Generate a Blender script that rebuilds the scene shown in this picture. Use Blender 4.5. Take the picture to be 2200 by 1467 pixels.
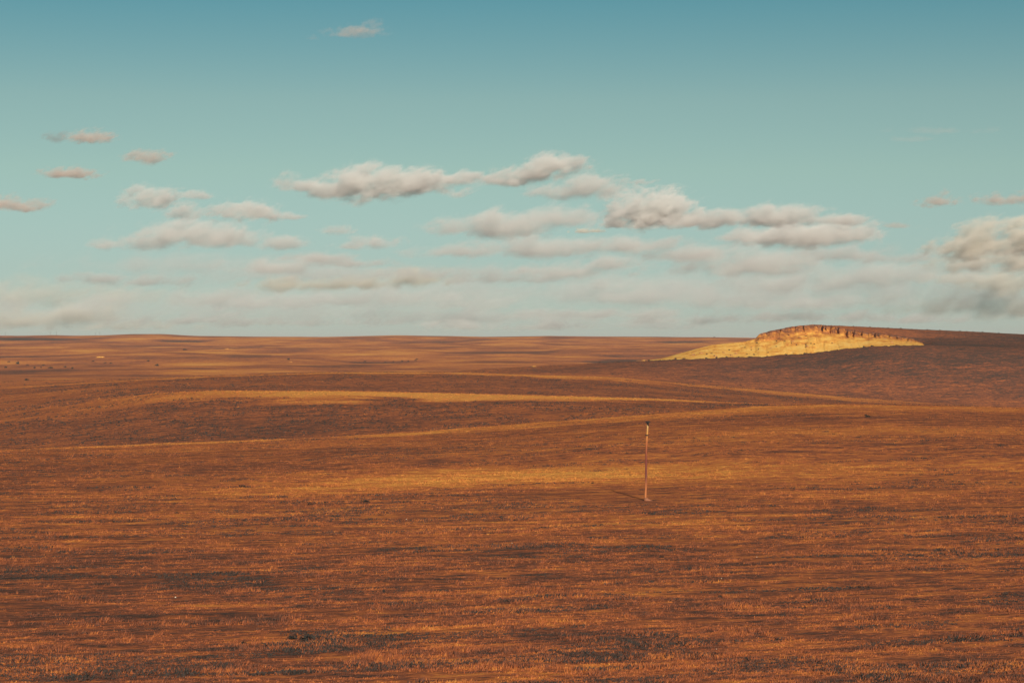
import bpy, bmesh, math, random
import numpy as np
from mathutils import Vector

for o in list(bpy.data.objects):
    bpy.data.objects.remove(o)
scene = bpy.context.scene
col = scene.collection
random.seed(7)
RNG = np.random.default_rng(11)

# ------------------------------------------------------------------ camera
F = 4278.0            # focal length in photograph pixels (photo is 2200 px wide)
CX, CY = 1100.0, 733.5
cd = bpy.data.cameras.new('camera')
cd.sensor_width = 36.0
cd.lens = 36.0 * F / 2200.0
cd.clip_start = 0.5
cd.clip_end = 300000
cam = bpy.data.objects.new('camera', cd)
col.objects.link(cam)
cam.location = (0, 0, 0)
cam.rotation_euler = (math.radians(90), 0, 0)
scene.camera = cam

# ------------------------------------------------------------------ sky, sun, exposure
SUN_EL, SUN_ROT = 28.0, 169.0      # behind the camera, a little to its right
w = bpy.data.worlds.new('World')
scene.world = w
w.use_nodes = True
wn = w.node_tree.nodes
wl = w.node_tree.links
sky = wn.new('ShaderNodeTexSky')
sky.sky_type = 'NISHITA'
sky.sun_disc = False
sky.sun_elevation = math.radians(SUN_EL)
sky.sun_rotation = math.radians(SUN_ROT)
sky.altitude = 900
sky.air_density = 1.0
sky.dust_density = 0.6
sky.ozone_density = 1.2
tint = wn.new('ShaderNodeMix')
tint.data_type = 'RGBA'
tint.blend_type = 'MULTIPLY'
tint.inputs[0].default_value = 1.0
wtc = wn.new('ShaderNodeTexCoord')
wsp = wn.new('ShaderNodeSeparateXYZ')
wl.new(wtc.outputs['Generated'], wsp.inputs[0])
wr = wn.new('ShaderNodeValToRGB')                  # faded teal film rendering of the sky, same all round the horizon
we = wr.color_ramp.elements
we[0].position = 0.0; we[0].color = (0.66, 0.80, 1.0, 1)
we[1].position = 1.0; we[1].color = (0.36, 0.72, 0.70, 1)
for p_, c_ in ((0.036, (0.67, 0.80, 0.86)), (0.085, (0.80, 0.91, 0.75)), (0.12, (0.78, 0.91, 0.715)), (0.175, (0.42, 0.80, 0.69))):
    e_ = we.new(p_); e_.color = (*c_, 1)
wl.new(wsp.outputs[2], wr.inputs[0])
wl.new(wr.outputs[0], tint.inputs[7])
wl.new(sky.outputs[0], tint.inputs[6])
wl.new(tint.outputs[2], wn['Background'].inputs[0])
wn['Background'].inputs[1].default_value = 0.068

sd = bpy.data.lights.new('sun', 'SUN')
sd.energy = 5.0
sd.angle = math.radians(0.53)
sd.color = (1.0, 0.87, 0.70)
sun = bpy.data.objects.new('sun', sd)
col.objects.link(sun)
el, az = math.radians(SUN_EL), math.radians(SUN_ROT)
to_sun = Vector((math.sin(az) * math.cos(el), math.cos(az) * math.cos(el), math.sin(el)))
sun.rotation_euler = to_sun.to_track_quat('Z', 'Y').to_euler()
sun.location = to_sun * 300

vs = scene.view_settings
vs.view_transform = 'Standard'
vs.look = 'None'
vs.gamma = 1.0
vs.exposure = 0.0
vs.use_curve_mapping = False
cy = scene.cycles
cy.use_denoising = True
cy.denoiser = 'OPENIMAGEDENOISE'
cy.denoising_input_passes = 'RGB_ALBEDO_NORMAL'
cy.denoising_prefilter = 'ACCURATE'
cy.max_bounces = 6
cy.diffuse_bounces = 2
cy.volume_bounces = 4
cy.sample_clamp_indirect = 1.0
cy.transparent_max_bounces = 16
cy.volume_step_rate = 0.65
cy.volume_max_steps = 256
cy.use_adaptive_sampling = False
cy.pixel_filter_type = 'GAUSSIAN'
cy.filter_width = 1.7

# ------------------------------------------------------------------ helpers
def tag(o, label=None, cat=None, group=None, kind=None):
    if label: o['label'] = label
    if cat: o['category'] = cat
    if group: o['group'] = group
    if kind: o['kind'] = kind
    return o

def link(name, mesh, mat=None, parent=None):
    o = bpy.data.objects.new(name, mesh)
    if mat is not None and mesh is not None and not mesh.materials:
        mesh.materials.append(mat)
    col.objects.link(o)
    if parent is not None: o.parent = parent
    return o

def np_mesh(name, verts, faces, attr=None, smooth=False):
    """faces: int array (n, k)"""
    me = bpy.data.meshes.new(name)
    verts = np.ascontiguousarray(verts, dtype=np.float32)
    faces = np.ascontiguousarray(faces, dtype=np.int32)
    n, k = faces.shape
    me.vertices.add(len(verts))
    me.vertices.foreach_set('co', verts.ravel())
    me.loops.add(n * k)
    me.loops.foreach_set('vertex_index', faces.ravel())
    me.polygons.add(n)
    me.polygons.foreach_set('loop_start', np.arange(0, n * k, k, dtype=np.int32))
    me.update(calc_edges=True)
    if smooth:
        me.polygons.foreach_set('use_smooth', np.ones(n, dtype=bool))
    if attr:
        for an, av in attr.items():
            a = me.attributes.new(an, 'FLOAT', 'POINT')
            a.data.foreach_set('value', np.ascontiguousarray(av, dtype=np.float32).ravel())
    me.validate()
    return me

def vnoise(x, y, seed=0):
    """smooth value noise in -1..1"""
    x = np.asarray(x, dtype=np.float64); y = np.asarray(y, dtype=np.float64)
    xi = np.floor(x).astype(np.int64); yi = np.floor(y).astype(np.int64)
    fx = x - xi; fy = y - yi
    fx = fx * fx * fx * (fx * (fx * 6 - 15) + 10); fy = fy * fy * fy * (fy * (fy * 6 - 15) + 10)
    def h(a, b):
        n = (a * 374761393 + b * 668265263 + seed * 974711) & 0x7fffffff
        n = ((n ^ (n >> 13)) * 1274126177) & 0x7fffffff
        return ((n ^ (n >> 16)) & 0xffff) / 32767.5 - 1.0
    a = h(xi, yi) * (1 - fx) + h(xi + 1, yi) * fx
    b = h(xi, yi + 1) * (1 - fx) + h(xi + 1, yi + 1) * fx
    return a * (1 - fy) + b * fy

def fbm(x, y, seed=0, octv=4, gain=0.5):
    s = 0; a = 1.0; t = 0
    for i in range(octv):
        s = s + a * vnoise(x * 2 ** i, y * 2 ** i, seed + i * 17); t += a; a *= gain
    return s / t

def sstep(a, b, x):
    t = np.clip((x - a) / (b - a), 0, 1)
    return t * t * (3 - 2 * t)

# ------------------------------------------------------------------ materials
def new_mat(name):
    m = bpy.data.materials.new(name)
    m.use_nodes = True
    nt = m.node_tree
    return m, nt.nodes, nt.links, nt.nodes['Principled BSDF']

def ramp(nodes, stops):
    r = nodes.new('ShaderNodeValToRGB')
    e = r.color_ramp.elements
    while len(e) > 1: e.remove(e[-1])
    e[0].position = stops[0][0]; e[0].color = (*stops[0][1], 1)
    for p, c in stops[1:]:
        x = e.new(p); x.color = (*c, 1)
    return r

def math_node(nodes, links, op, a, b=None, c=None):
    n = nodes.new('ShaderNodeMath'); n.operation = op
    for i, v in enumerate((a, b, c)):
        if v is None: continue
        if isinstance(v, (int, float)): n.inputs[i].default_value = v
        else: links.new(v, n.inputs[i])
    return n.outputs[0]

def noise(nodes, links, vec, scale, detail=4, rough=0.55, sc=(1, 1, 1), rot=0.0, off=(0, 0, 0)):
    mp = nodes.new('ShaderNodeMapping')
    mp.vector_type = 'TEXTURE'                      # stretch along an axis turned by rot
    mp.inputs['Scale'].default_value = tuple(1.0 / x for x in sc)
    mp.inputs['Rotation'].default_value = (0, 0, rot)
    mp.inputs['Location'].default_value = off
    links.new(vec, mp.inputs[0])
    n = nodes.new('ShaderNodeTexNoise')
    n.inputs['Scale'].default_value = scale
    n.inputs['Detail'].default_value = detail
    n.inputs['Roughness'].default_value = rough
    links.new(mp.outputs[0], n.inputs['Vector'])
    return n.outputs[0]

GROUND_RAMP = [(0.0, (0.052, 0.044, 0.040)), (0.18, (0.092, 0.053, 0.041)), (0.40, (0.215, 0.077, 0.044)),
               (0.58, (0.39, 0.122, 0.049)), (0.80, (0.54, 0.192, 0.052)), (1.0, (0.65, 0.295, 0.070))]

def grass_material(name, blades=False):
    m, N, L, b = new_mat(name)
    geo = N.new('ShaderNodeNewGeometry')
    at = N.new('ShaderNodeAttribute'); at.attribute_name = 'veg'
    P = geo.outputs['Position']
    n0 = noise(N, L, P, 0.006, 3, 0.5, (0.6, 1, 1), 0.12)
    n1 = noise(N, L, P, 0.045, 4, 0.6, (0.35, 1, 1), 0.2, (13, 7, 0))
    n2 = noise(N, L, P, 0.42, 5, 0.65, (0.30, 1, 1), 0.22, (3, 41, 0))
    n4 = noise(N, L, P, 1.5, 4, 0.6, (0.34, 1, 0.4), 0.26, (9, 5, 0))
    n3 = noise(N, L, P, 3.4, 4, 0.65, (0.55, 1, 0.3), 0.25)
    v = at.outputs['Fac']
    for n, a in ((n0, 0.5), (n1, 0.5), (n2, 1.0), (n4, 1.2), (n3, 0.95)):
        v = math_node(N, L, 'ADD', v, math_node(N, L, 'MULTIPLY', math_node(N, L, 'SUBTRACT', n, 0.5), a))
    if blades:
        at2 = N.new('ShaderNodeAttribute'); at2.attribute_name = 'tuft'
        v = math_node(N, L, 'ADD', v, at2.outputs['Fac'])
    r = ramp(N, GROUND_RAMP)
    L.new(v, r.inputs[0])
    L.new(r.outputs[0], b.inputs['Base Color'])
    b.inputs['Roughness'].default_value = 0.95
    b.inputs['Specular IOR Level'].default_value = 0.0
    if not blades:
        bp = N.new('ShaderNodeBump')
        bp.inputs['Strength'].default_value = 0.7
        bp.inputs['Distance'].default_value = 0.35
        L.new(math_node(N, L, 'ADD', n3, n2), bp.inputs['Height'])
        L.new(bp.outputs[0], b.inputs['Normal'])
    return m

M_GROUND = grass_material('dry_prairie_ground')
M_GRASS = grass_material('dry_grass_blades', True)

# ------------------------------------------------------------------ the ground: one polar sheet round the camera
def T(*pts):
    xs = [p[0] for p in pts]; ys = [p[1] for p in pts]
    return lambda px: np.interp(px, xs, ys)

crestB = T((-600, 985), (-200, 975), (0, 968), (300, 956), (700, 940), (900, 929), (1100, 914), (1400, 890), (1640, 873), (1760, 869), (1900, 871), (2200, 879), (2800, 895))
crestD = T((-600, 930), (-200, 908), (0, 893), (170, 869), (330, 845), (460, 839), (700, 841), (1100, 850), (1400, 858), (1640, 868), (1900, 878), (2200, 892), (2800, 905))
crestC = T((-600, 858), (-200, 843), (0, 832), (170, 823), (340, 813), (520, 806), (700, 801), (1000, 800), (1300, 810), (1500, 826), (1830, 854), (2000, 866), (2200, 876), (2800, 890))
crestE = T((-600, 822), (0, 818), (600, 806), (950, 803), (1000, 796), (1150, 787), (1300, 779), (1420, 772.5), (1530, 769), (1640, 765.5), (1750, 757), (1850, 745), (1900, 742), (1960, 741), (2000, 741), (2100, 744), (2200, 748), (2800, 760))
rim = T((1390, 774), (1420, 770.2), (1450, 762), (1500, 748.5), (1530, 741), (1600, 734), (1622, 728), (1631, 718), (1660, 709.5), (1700, 701.5), (1740, 697.5), (1765, 697.5), (1800, 703), (1830, 709), (1860, 714), (1900, 719), (1930, 723), (1960, 728), (1980, 736), (1992, 743), (2005, 752))
dipE = T((-600, 828), (600, 812), (950, 809), (1150, 795), (1420, 781), (1640, 774), (1850, 753), (1960, 748), (2010, 738), (2200, 744), (2800, 758))
midE = T((-600, 830), (600, 814), (950, 812), (1150, 800), (1420, 786), (1640, 771), (1850, 748), (1960, 744), (2010, 731), (2200, 737), (2800, 750))
backE = T((-600, 830), (600, 814), (950, 812), (1150, 802), (1420, 786), (1500, 762), (1620, 742), (1635, 730), (1700, 705.5), (1750, 700), (1800, 704.5), (1860, 714.5), (1930, 723), (1985, 728), (2020, 726), (2200, 731), (2800, 745))
skyE = T((-600, 828), (600, 812), (950, 810), (1150, 803), (1420, 790), (1600, 748), (1640, 722), (1700, 703), (1750, 698.5), (1800, 699.5), (1900, 704), (1980, 708), (2100, 713), (2200, 718), (2800, 742))
far0 = T((-600, 812), (600, 808), (1000, 806), (1400, 796), (1700, 770), (2200, 770), (2800, 780))
far1 = T((-600, 790), (2800, 784))
far2 = T((-600, 760), (1000, 757), (2800, 757))
far3 = T((-600, 739), (1000, 737), (2800, 738))
skyF = T((-600, 723), (-100, 722), (0, 721.5), (60, 721.5), (110, 720), (165, 721.5), (230, 720), (285, 717.5), (350, 717.5), (420, 721.5), (560, 723.5), (700, 724), (800, 722), (850, 720.5), (930, 722), (1040, 723.5), (1180, 721.5), (1300, 723), (1420, 723.5), (1530, 725), (1620, 726), (1800, 728), (2800, 730))

# columns: photograph x of each, dense inside the frame, coarse round the rest of the circle
STEP = 4.4
cols_in = np.arange(-190, 2391, STEP)
th_in = np.arctan((cols_in - CX) / F)
th_l = -np.concatenate([np.radians(np.linspace(179.9, 30, 70)), np.radians(np.linspace(29, math.degrees(-th_in[0]) + 0.15, 40))])
th_r = -th_l[::-1]
TH = np.concatenate([th_l, th_in, th_r])
PX = np.clip(CX + F * np.tan(np.clip(TH, -1.2, 1.2)), -2500, 4700)
COS = np.maximum(np.cos(TH), 0.92)
NC = len(TH)
wob = lambda s, a: a * fbm(PX / 420.0, PX * 0 + s, 31, 3)

def zof(y, Y): return (CY - y) / F * Y
knots = []   # (distance along view, z, rows up to here, name)
one = np.ones(NC)
knots.append((one * 0.5, one * -1.7, 1, 'foot'))
knots.append((one * 10, one * -2.6, 5, 'near0'))
knots.append((one * 30, one * -7.2, 8, 'near1'))
knots.append((one * 56, one * -11.7, 14, 'near2'))
Y = 82 * one; knots.append((Y, zof(1467 + 0 * PX, Y), 20, 'edge'))
Y = 176 * one; knots.append((Y, zof(1075 - 5 * np.clip((PX - 1386) / 800, -1, 1), Y), 130, 'pole'))
Y = 206 * one + wob(1.3, 6); knots.append((Y, zof(1020 - 6 * np.clip((PX - 1100) / 900, -1.3, 1.3), Y), 44, 'swell'))
Y = 240 * one + wob(2.3, 8); knots.append((Y, zof(0.45 * 1020 + 0.55 * crestB(PX) + 4, Y), 30, 'hollow'))
Y = 330 + 0.02 * (PX - 1100) + wob(3.1, 14); Y = np.clip(Y, 270, 400); knots.append((Y, zof(crestB(PX), Y), 70, 'crestB'))
Y = 430 * one + wob(4.1, 10); knots.append((Y, zof(crestB(PX) + 14, Y), 14, 'valleyB'))
Y = 575 + wob(5.1, 25); knots.append((Y, zof(crestD(PX), Y), 60, 'crestD'))
Y = 680 + wob(6.1, 15); knots.append((Y, zof(crestD(PX) + np.interp(PX, [-200, 200, 460, 700], [-20, -14, 3, 7]), Y), 16, 'valleyD'))
Y = 870 + wob(7.1, 35); knots.append((Y, zof(crestC(PX), Y), 44, 'crestC'))
Y = 990 + wob(8.1, 12); knots.append((Y, zof(np.where(PX > 1000, crestC(PX) + 5, crestC(PX) + 5), Y), 10, 'valleyC'))
Y = 1120 * one; knots.append((Y, zof(crestE(PX), Y), 56, 'crestE'))
Y = 1150 * one; knots.append((Y, zof(dipE(PX), Y), 8, 'dipE'))
Y = 1200 * one; knots.append((Y, zof(midE(PX), Y), 12, 'midE'))
Y = 1226 * one; knots.append((Y, zof(backE(PX), Y), 10, 'backE'))
Y = 1290 * one; knots.append((Y, zof(skyE(PX), Y), 14, 'skyE'))
Y = 1560 + wob(9.1, 40); knots.append((Y, zof(far0(PX), Y), 16, 'far0'))
Y = 1950 + wob(10.1, 60); knots.append((Y, zof(far1(PX), Y), 60, 'far1'))
Y = 2650 + wob(11.1, 60); knots.append((Y, zof(far2(PX), Y), 70, 'far2'))
Y = 3450 + wob(12.1, 60); knots.append((Y, zof(far3(PX), Y), 60, 'far3'))
Y = 4300 + wob(13.1, 90); knots.append((Y, zof(skyF(PX), Y), 60, 'skyF'))
knots.append((one * 5200, zof(skyF(PX) + 9, one * 5200), 8, 'b0'))
knots.append((one * 9000, one * -30, 6, 'b1'))
knots.append((one * 16000, one * -60, 6, 'b2'))
knots.append((one * 26000, one * -90, 5, 'b3'))

KY = np.array([k[0] for k in knots]); KZ = np.array([k[1] for k in knots])
names_ = [k[3] for k in knots]
LIP = 0.55 * fbm(PX / 9.0, PX * 0 + 3, 611, 3) + 0.35 * fbm(PX / 45.0, PX * 0 + 9, 613, 2)
sm = np.exp(-np.linspace(-2, 2, 9) ** 2); sm /= sm.sum()
for i, k in enumerate(knots):
    if k[3] in ('backE', 'skyE', 'midE', 'dipE'): continue
    KZ[i] = np.convolve(np.pad(KZ[i], 4, mode='edge'), sm, 'valid')
# monotone cubic slopes, column by column
h = KY[1:] - KY[:-1]; dl = (KZ[1:] - KZ[:-1]) / h
D = np.zeros_like(KZ)
for i in range(1, len(KY) - 1):
    s = dl[i - 1] * dl[i] > 0
    w1 = 2 * h[i] + h[i - 1]; w2 = h[i] + 2 * h[i - 1]
    with np.errstate(divide='ignore', invalid='ignore'):
        hm = (w1 + w2) / (w1 / dl[i - 1] + w2 / dl[i])
    D[i] = np.where(s, hm, 0)
D[0] = dl[0]; D[-1] = dl[-1]
rowsY, rowsZ, rowsSeg, rowsS = [], [], [], []
for i in range(1, len(KY)):
    n = knots[i][2]
    for j in range(n):
        t = (j + (1 if i > 1 else 0)) / n if i > 1 else j / n
        hh = h[i - 1]
        z = ((1 + 2 * t) * (1 - t) ** 2) * KZ[i - 1] + t * (1 - t) ** 2 * hh * D[i - 1] + t * t * (3 - 2 * t) * KZ[i] + t * t * (t - 1) * hh * D[i]
        rowsY.append(KY[i - 1] + t * hh); rowsZ.append(z); rowsSeg.append(i); rowsS.append(t)
GY = np.array(rowsY); GZ = np.array(rowsZ); SEG = np.array(rowsSeg); SS = np.array(rowsS)
NR = len(GY)
R = GY / np.maximum(np.cos(np.clip(TH, -0.4, 0.4)), 0.92)[None, :]
GX = R * np.sin(TH)[None, :]
GYw = R * np.cos(TH)[None, :]
# natural unevenness of the land, growing with distance
amp1 = np.interp(GY, [0, 60, 100, 300, 600, 1000, 1350, 1600, 2200, 3600, 4150, 4300, 6000], [0, 0.06, 0.10, 0.20, 0.45, 0.5, 0.3, 1.6, 4.6, 4.8, 1.4, 0.35, 3])
lam = np.interp(GY, [0, 100, 400, 1000, 2000, 5000], [7, 9, 32, 55, 150, 260])
crest_keep = np.ones(NR)
GZ = GZ + amp1 * fbm(GX / 9.0 * 0.5, GYw / 9.0, 3, 3) * (GY < 420) * np.interp(GY, [0, 330, 420], [1, 1, 0])
GZ = GZ + amp1 * fbm(GX / 45.0 * 0.5, GYw / 45.0, 5, 4) * np.interp(GY, [300, 420, 1350, 1700], [0, 0.8, 0.8, 0])
FARN = fbm(GX / 150.0, GYw / 140.0, 8, 4)
GZ = GZ + amp1 * FARN * np.interp(GY, [1300, 1700], [0, 1.25])

inE = (SEG == [k[3] for k in knots].index('crestE')); inDip = (SEG == [k[3] for k in knots].index('dipE'))
wE = np.where(inE, sstep(0.90, 1.0, SS), np.where(inDip, 1 - SS, 0))[:, None]
GZ = GZ + wE * (LIP * sstep(1380, 1430, PX) * (1 - sstep(1960, 2000, PX)))[None, :]

# vegetation cover: 0 dark scrub, 0.5 russet grass, 1 pale yellow grass
names = [k[3] for k in knots]
seg = {n: names.index(n) for n in names}
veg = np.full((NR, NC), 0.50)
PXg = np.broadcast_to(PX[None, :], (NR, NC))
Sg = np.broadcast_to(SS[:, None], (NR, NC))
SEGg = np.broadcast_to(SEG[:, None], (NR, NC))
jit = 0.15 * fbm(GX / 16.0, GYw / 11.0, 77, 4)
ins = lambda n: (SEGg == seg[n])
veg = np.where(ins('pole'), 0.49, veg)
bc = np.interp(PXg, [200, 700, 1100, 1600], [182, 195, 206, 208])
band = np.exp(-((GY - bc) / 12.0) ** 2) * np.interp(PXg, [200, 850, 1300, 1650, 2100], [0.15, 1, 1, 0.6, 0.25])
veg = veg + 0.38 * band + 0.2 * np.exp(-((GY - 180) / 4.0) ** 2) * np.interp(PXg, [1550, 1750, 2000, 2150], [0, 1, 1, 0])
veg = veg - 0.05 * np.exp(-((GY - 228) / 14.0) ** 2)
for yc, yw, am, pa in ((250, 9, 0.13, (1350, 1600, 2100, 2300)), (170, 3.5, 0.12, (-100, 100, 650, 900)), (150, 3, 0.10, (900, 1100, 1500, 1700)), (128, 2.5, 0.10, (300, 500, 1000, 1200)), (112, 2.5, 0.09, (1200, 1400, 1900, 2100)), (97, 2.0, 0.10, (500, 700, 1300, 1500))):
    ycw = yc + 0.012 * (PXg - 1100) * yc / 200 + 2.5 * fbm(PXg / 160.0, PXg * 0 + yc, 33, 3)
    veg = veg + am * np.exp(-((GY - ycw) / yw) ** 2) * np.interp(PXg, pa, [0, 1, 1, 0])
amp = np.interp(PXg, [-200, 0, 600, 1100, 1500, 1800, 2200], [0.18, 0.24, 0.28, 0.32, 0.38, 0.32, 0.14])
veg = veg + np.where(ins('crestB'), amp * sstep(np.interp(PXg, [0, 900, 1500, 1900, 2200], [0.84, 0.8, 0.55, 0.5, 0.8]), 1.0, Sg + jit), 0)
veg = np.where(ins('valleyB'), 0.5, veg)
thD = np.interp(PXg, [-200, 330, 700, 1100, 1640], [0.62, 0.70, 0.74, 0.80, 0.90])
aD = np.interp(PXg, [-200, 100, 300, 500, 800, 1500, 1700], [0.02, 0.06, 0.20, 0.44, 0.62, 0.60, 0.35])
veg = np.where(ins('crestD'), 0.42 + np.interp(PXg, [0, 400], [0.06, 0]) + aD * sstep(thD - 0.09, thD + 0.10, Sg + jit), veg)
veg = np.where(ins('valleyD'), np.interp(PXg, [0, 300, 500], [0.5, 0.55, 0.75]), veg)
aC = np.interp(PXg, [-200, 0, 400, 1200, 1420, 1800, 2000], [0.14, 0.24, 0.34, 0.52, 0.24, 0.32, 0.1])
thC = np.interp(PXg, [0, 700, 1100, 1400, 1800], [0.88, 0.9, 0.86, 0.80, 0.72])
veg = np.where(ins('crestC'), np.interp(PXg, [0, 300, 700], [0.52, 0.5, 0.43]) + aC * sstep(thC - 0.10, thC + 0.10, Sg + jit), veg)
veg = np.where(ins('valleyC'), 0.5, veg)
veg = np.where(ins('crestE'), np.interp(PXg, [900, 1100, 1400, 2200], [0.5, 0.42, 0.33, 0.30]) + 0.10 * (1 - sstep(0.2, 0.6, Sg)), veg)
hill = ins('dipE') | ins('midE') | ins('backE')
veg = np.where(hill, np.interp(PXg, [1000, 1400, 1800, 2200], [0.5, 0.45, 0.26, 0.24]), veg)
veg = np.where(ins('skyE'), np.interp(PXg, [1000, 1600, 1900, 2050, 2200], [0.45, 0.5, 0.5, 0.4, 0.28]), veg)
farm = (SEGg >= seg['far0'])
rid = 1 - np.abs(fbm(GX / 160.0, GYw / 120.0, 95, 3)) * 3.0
veg = np.where(farm, 0.57 + 0.34 * fbm(GX / 80.0, GYw / 80.0, 91, 4) - 0.9 * np.clip(-FARN - 0.08, 0, 0.5) + 0.16 * np.clip(rid, 0, 1) + np.interp(PXg, [0, 500], [-0.07, 0]), veg)  # ridges paler, hollows darker: hummock light and shade in the colour, besides brush

veg = np.where(SEGg >= seg['b1'], 0.25, veg)          # unseen ground, darkened to keep orange bounce off the cloud bases
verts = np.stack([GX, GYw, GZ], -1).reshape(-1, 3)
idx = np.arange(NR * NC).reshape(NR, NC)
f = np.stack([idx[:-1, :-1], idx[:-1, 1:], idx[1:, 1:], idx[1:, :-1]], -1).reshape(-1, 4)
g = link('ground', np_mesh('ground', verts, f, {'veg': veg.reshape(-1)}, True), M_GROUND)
tag(g, kind='structure')

# where a line of sight through a photograph point first meets the land
SCR = CY - GZ / GYw * F
c_first = len(th_l)
def land(px, py, first='edge', last='b0'):
    c = c_first + (px - cols_in[0]) / STEP
    i = int(np.clip(math.floor(c), 0, NC - 2)); fr = c - i
    r0 = int(np.argmax(SEG >= seg[first])); r1 = int(np.argmax(SEG >= seg[last]))
    s = SCR[r0:r1, i] * (1 - fr) + SCR[r0:r1, i + 1] * fr
    hit = np.nonzero(s <= py)[0]
    k = r0 + (hit[0] if len(hit) else len(s) - 1)
    a = 0.0
    if k > r0 and len(hit):
        s0, s1 = s[k - r0 - 1], s[k - r0]
        a = (s0 - py) / (s0 - s1) if s0 != s1 else 0
    def P(q): return np.array([GX[q, i] * (1 - fr) + GX[q, i + 1] * fr, GYw[q, i] * (1 - fr) + GYw[q, i + 1] * fr, GZ[q, i] * (1 - fr) + GZ[q, i + 1] * fr])
    p = P(k) if k == r0 else P(k - 1) * (1 - a) + P(k) * a
    return Vector(p)

# ------------------------------------------------------------------ eroded clay bluff on the hill
def bluff_material():
    m, N, L, b = new_mat('eroded_clay')
    geo = N.new('ShaderNodeNewGeometry')
    at = N.new('ShaderNodeAttribute'); at.attribute_name = 'veg'    # 0 foot of the slope .. 1 rim
    P = geo.outputs['Position']
    n1 = noise(N, L, P, 0.16, 5, 0.65, (1, 1, 1.8))
    n2 = noise(N, L, P, 0.5, 5, 0.65, (0.9, 0.9, 0.8))
    n3 = noise(N, L, P, 2.4, 3, 0.6)
    v = math_node(N, L, 'ADD', at.outputs['Fac'], math_node(N, L, 'MULTIPLY', math_node(N, L, 'SUBTRACT', n1, 0.5), 1.9))
    v = math_node(N, L, 'ADD', v, math_node(N, L, 'MULTIPLY', math_node(N, L, 'SUBTRACT', n2, 0.5), 0.9))
    v = math_node(N, L, 'ADD', v, math_node(N, L, 'MULTIPLY', math_node(N, L, 'SUBTRACT', n3, 0.5), 0.25))
    r = ramp(N, [(0.0, (0.77, 0.465, 0.125)), (0.26, (0.74, 0.385, 0.08)), (0.46, (0.62, 0.26, 0.055)), (0.66, (0.44, 0.165, 0.045)), (0.85, (0.30, 0.105, 0.04)), (1.0, (0.17, 0.07, 0.04))])
    L.new(v, r.inputs[0])
    L.new(r.outputs[0], b.inputs['Base Color'])
    b.inputs['Roughness'].default_value = 0.95
    b.inputs['Specular IOR Level'].default_value = 0.0
    bp = N.new('ShaderNodeBump'); bp.inputs['Strength'].default_value = 0.6; bp.inputs['Distance'].default_value = 0.5
    L.new(math_node(N, L, 'ADD', n2, n3), bp.inputs['Height'])
    L.new(bp.outputs[0], b.inputs['Normal'])
    return m
M_CLAY = bluff_material()

bp_ = np.arange(1392, 2004, 0.75)
tt = np.concatenate([np.linspace(-0.12, 0.62, 34), np.linspace(0.64, 1.0, 30)])
BP, TT = np.meshgrid(bp_, tt)
yb = crestE(BP) + 1.0
yt = rim(BP) + 0.9 * fbm(BP / 9.0, BP * 0, 41, 3) * sstep(1600, 1650, BP)
yy = yb + (yt - yb) * TT
cliff = sstep(1600, 1660, BP) * (1 - sstep(1960, 2000, BP))          # how far the upper part is a cliff
# horizontal profile: long apron, then a steep scarp
apr = np.clip(TT / 0.66, -0.3, 1)
prof = np.where(TT < 0.66, apr * 0.80, 0.80 + (TT - 0.66) / 0.34 * 0.20)
lin = np.clip(TT, -0.2, 1)
pf = prof * cliff + lin * (1 - cliff)
Yb = 1166 - 6 * sstep(1850, 2000, BP)
Yd = Yb + pf * (42 + 0 * BP)
# gullies and buttresses cut into the scarp, rills on the apron
xm = BP * 1200 / F
gul = np.abs(vnoise(xm / 4.2, TT * 0.5 + 3, 51))
gul2 = np.abs(vnoise(xm / 1.5, TT * 1.5 + 9, 57))
notch = 1 - sstep(0.10, 0.22, gul)
scarp = sstep(0.60, 0.74, TT) * cliff
deep = np.interp(BP, [1600, 1740, 1770, 1900, 1960], [0.35, 0.5, 1.0, 1.0, 0.6])
Yd = Yd + scarp * (notch * 2.0 * deep + (1 - sstep(0, .3, gul2)) * 0.5 - 0.8 * fbm(xm / 5.0, TT * 3, 58, 3))
Yd = Yd + (1 - scarp) * (3.4 * fbm(xm / 9.0 + TT * 0.6, TT * 1.8, 61, 5) + 0.9 * (1 - sstep(0, 0.3, np.abs(vnoise(xm / 4.0 + TT * 1.2, TT * 1.3, 63)))))
led = 0.9 * fbm(xm / 18.0, TT * 7.0, 67, 3) * (1 - cliff * 0.4)
Yd = Yd + led
for npx, nw, nd, nt in ((1648, 6, 1.6, .86), (1671, 9, 2.2, .78), (1707, 7, 1.8, .84), (1726, 4, 2.5, .74), (1745, 10, 1.5, .86), (1766, 4, 8, .74), (1773, 3, 6, .82), (1784, 3.5, 8, .70), (1798, 8, 9, .72), (1818, 6, 9, .58), (1832, 7, 8, .56),
                        (1847, 8, 8, .70), (1875, 9, 8, .66), (1886, 4, 6, .8), (1905, 12, 6, .76), (1923, 8, 6, .7), (1957, 3, 5, .5), (1966, 4, 5, .5)):
    cxp = npx + 3.0 * fbm(TT * 5, TT * 0 + npx, 7, 3) + (1 - TT) * 6 * math.sin(npx)
    Yd = Yd + nd * (1 - sstep(nw * 0.36, nw * 0.62, np.abs(BP - cxp))) * sstep(nt - 0.06, nt + 0.10, TT)
big = (1 - sstep(1 + 4 * np.clip(TT, 0, 1), 2.5 + 8 * np.clip(TT, 0, 1), np.abs(BP - 1944))) * sstep(0.15, 0.55, TT)      # the deep dark cleft near the right end
Yd = Yd + big * 12.0
Zd = zof(yy, Yd)
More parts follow.
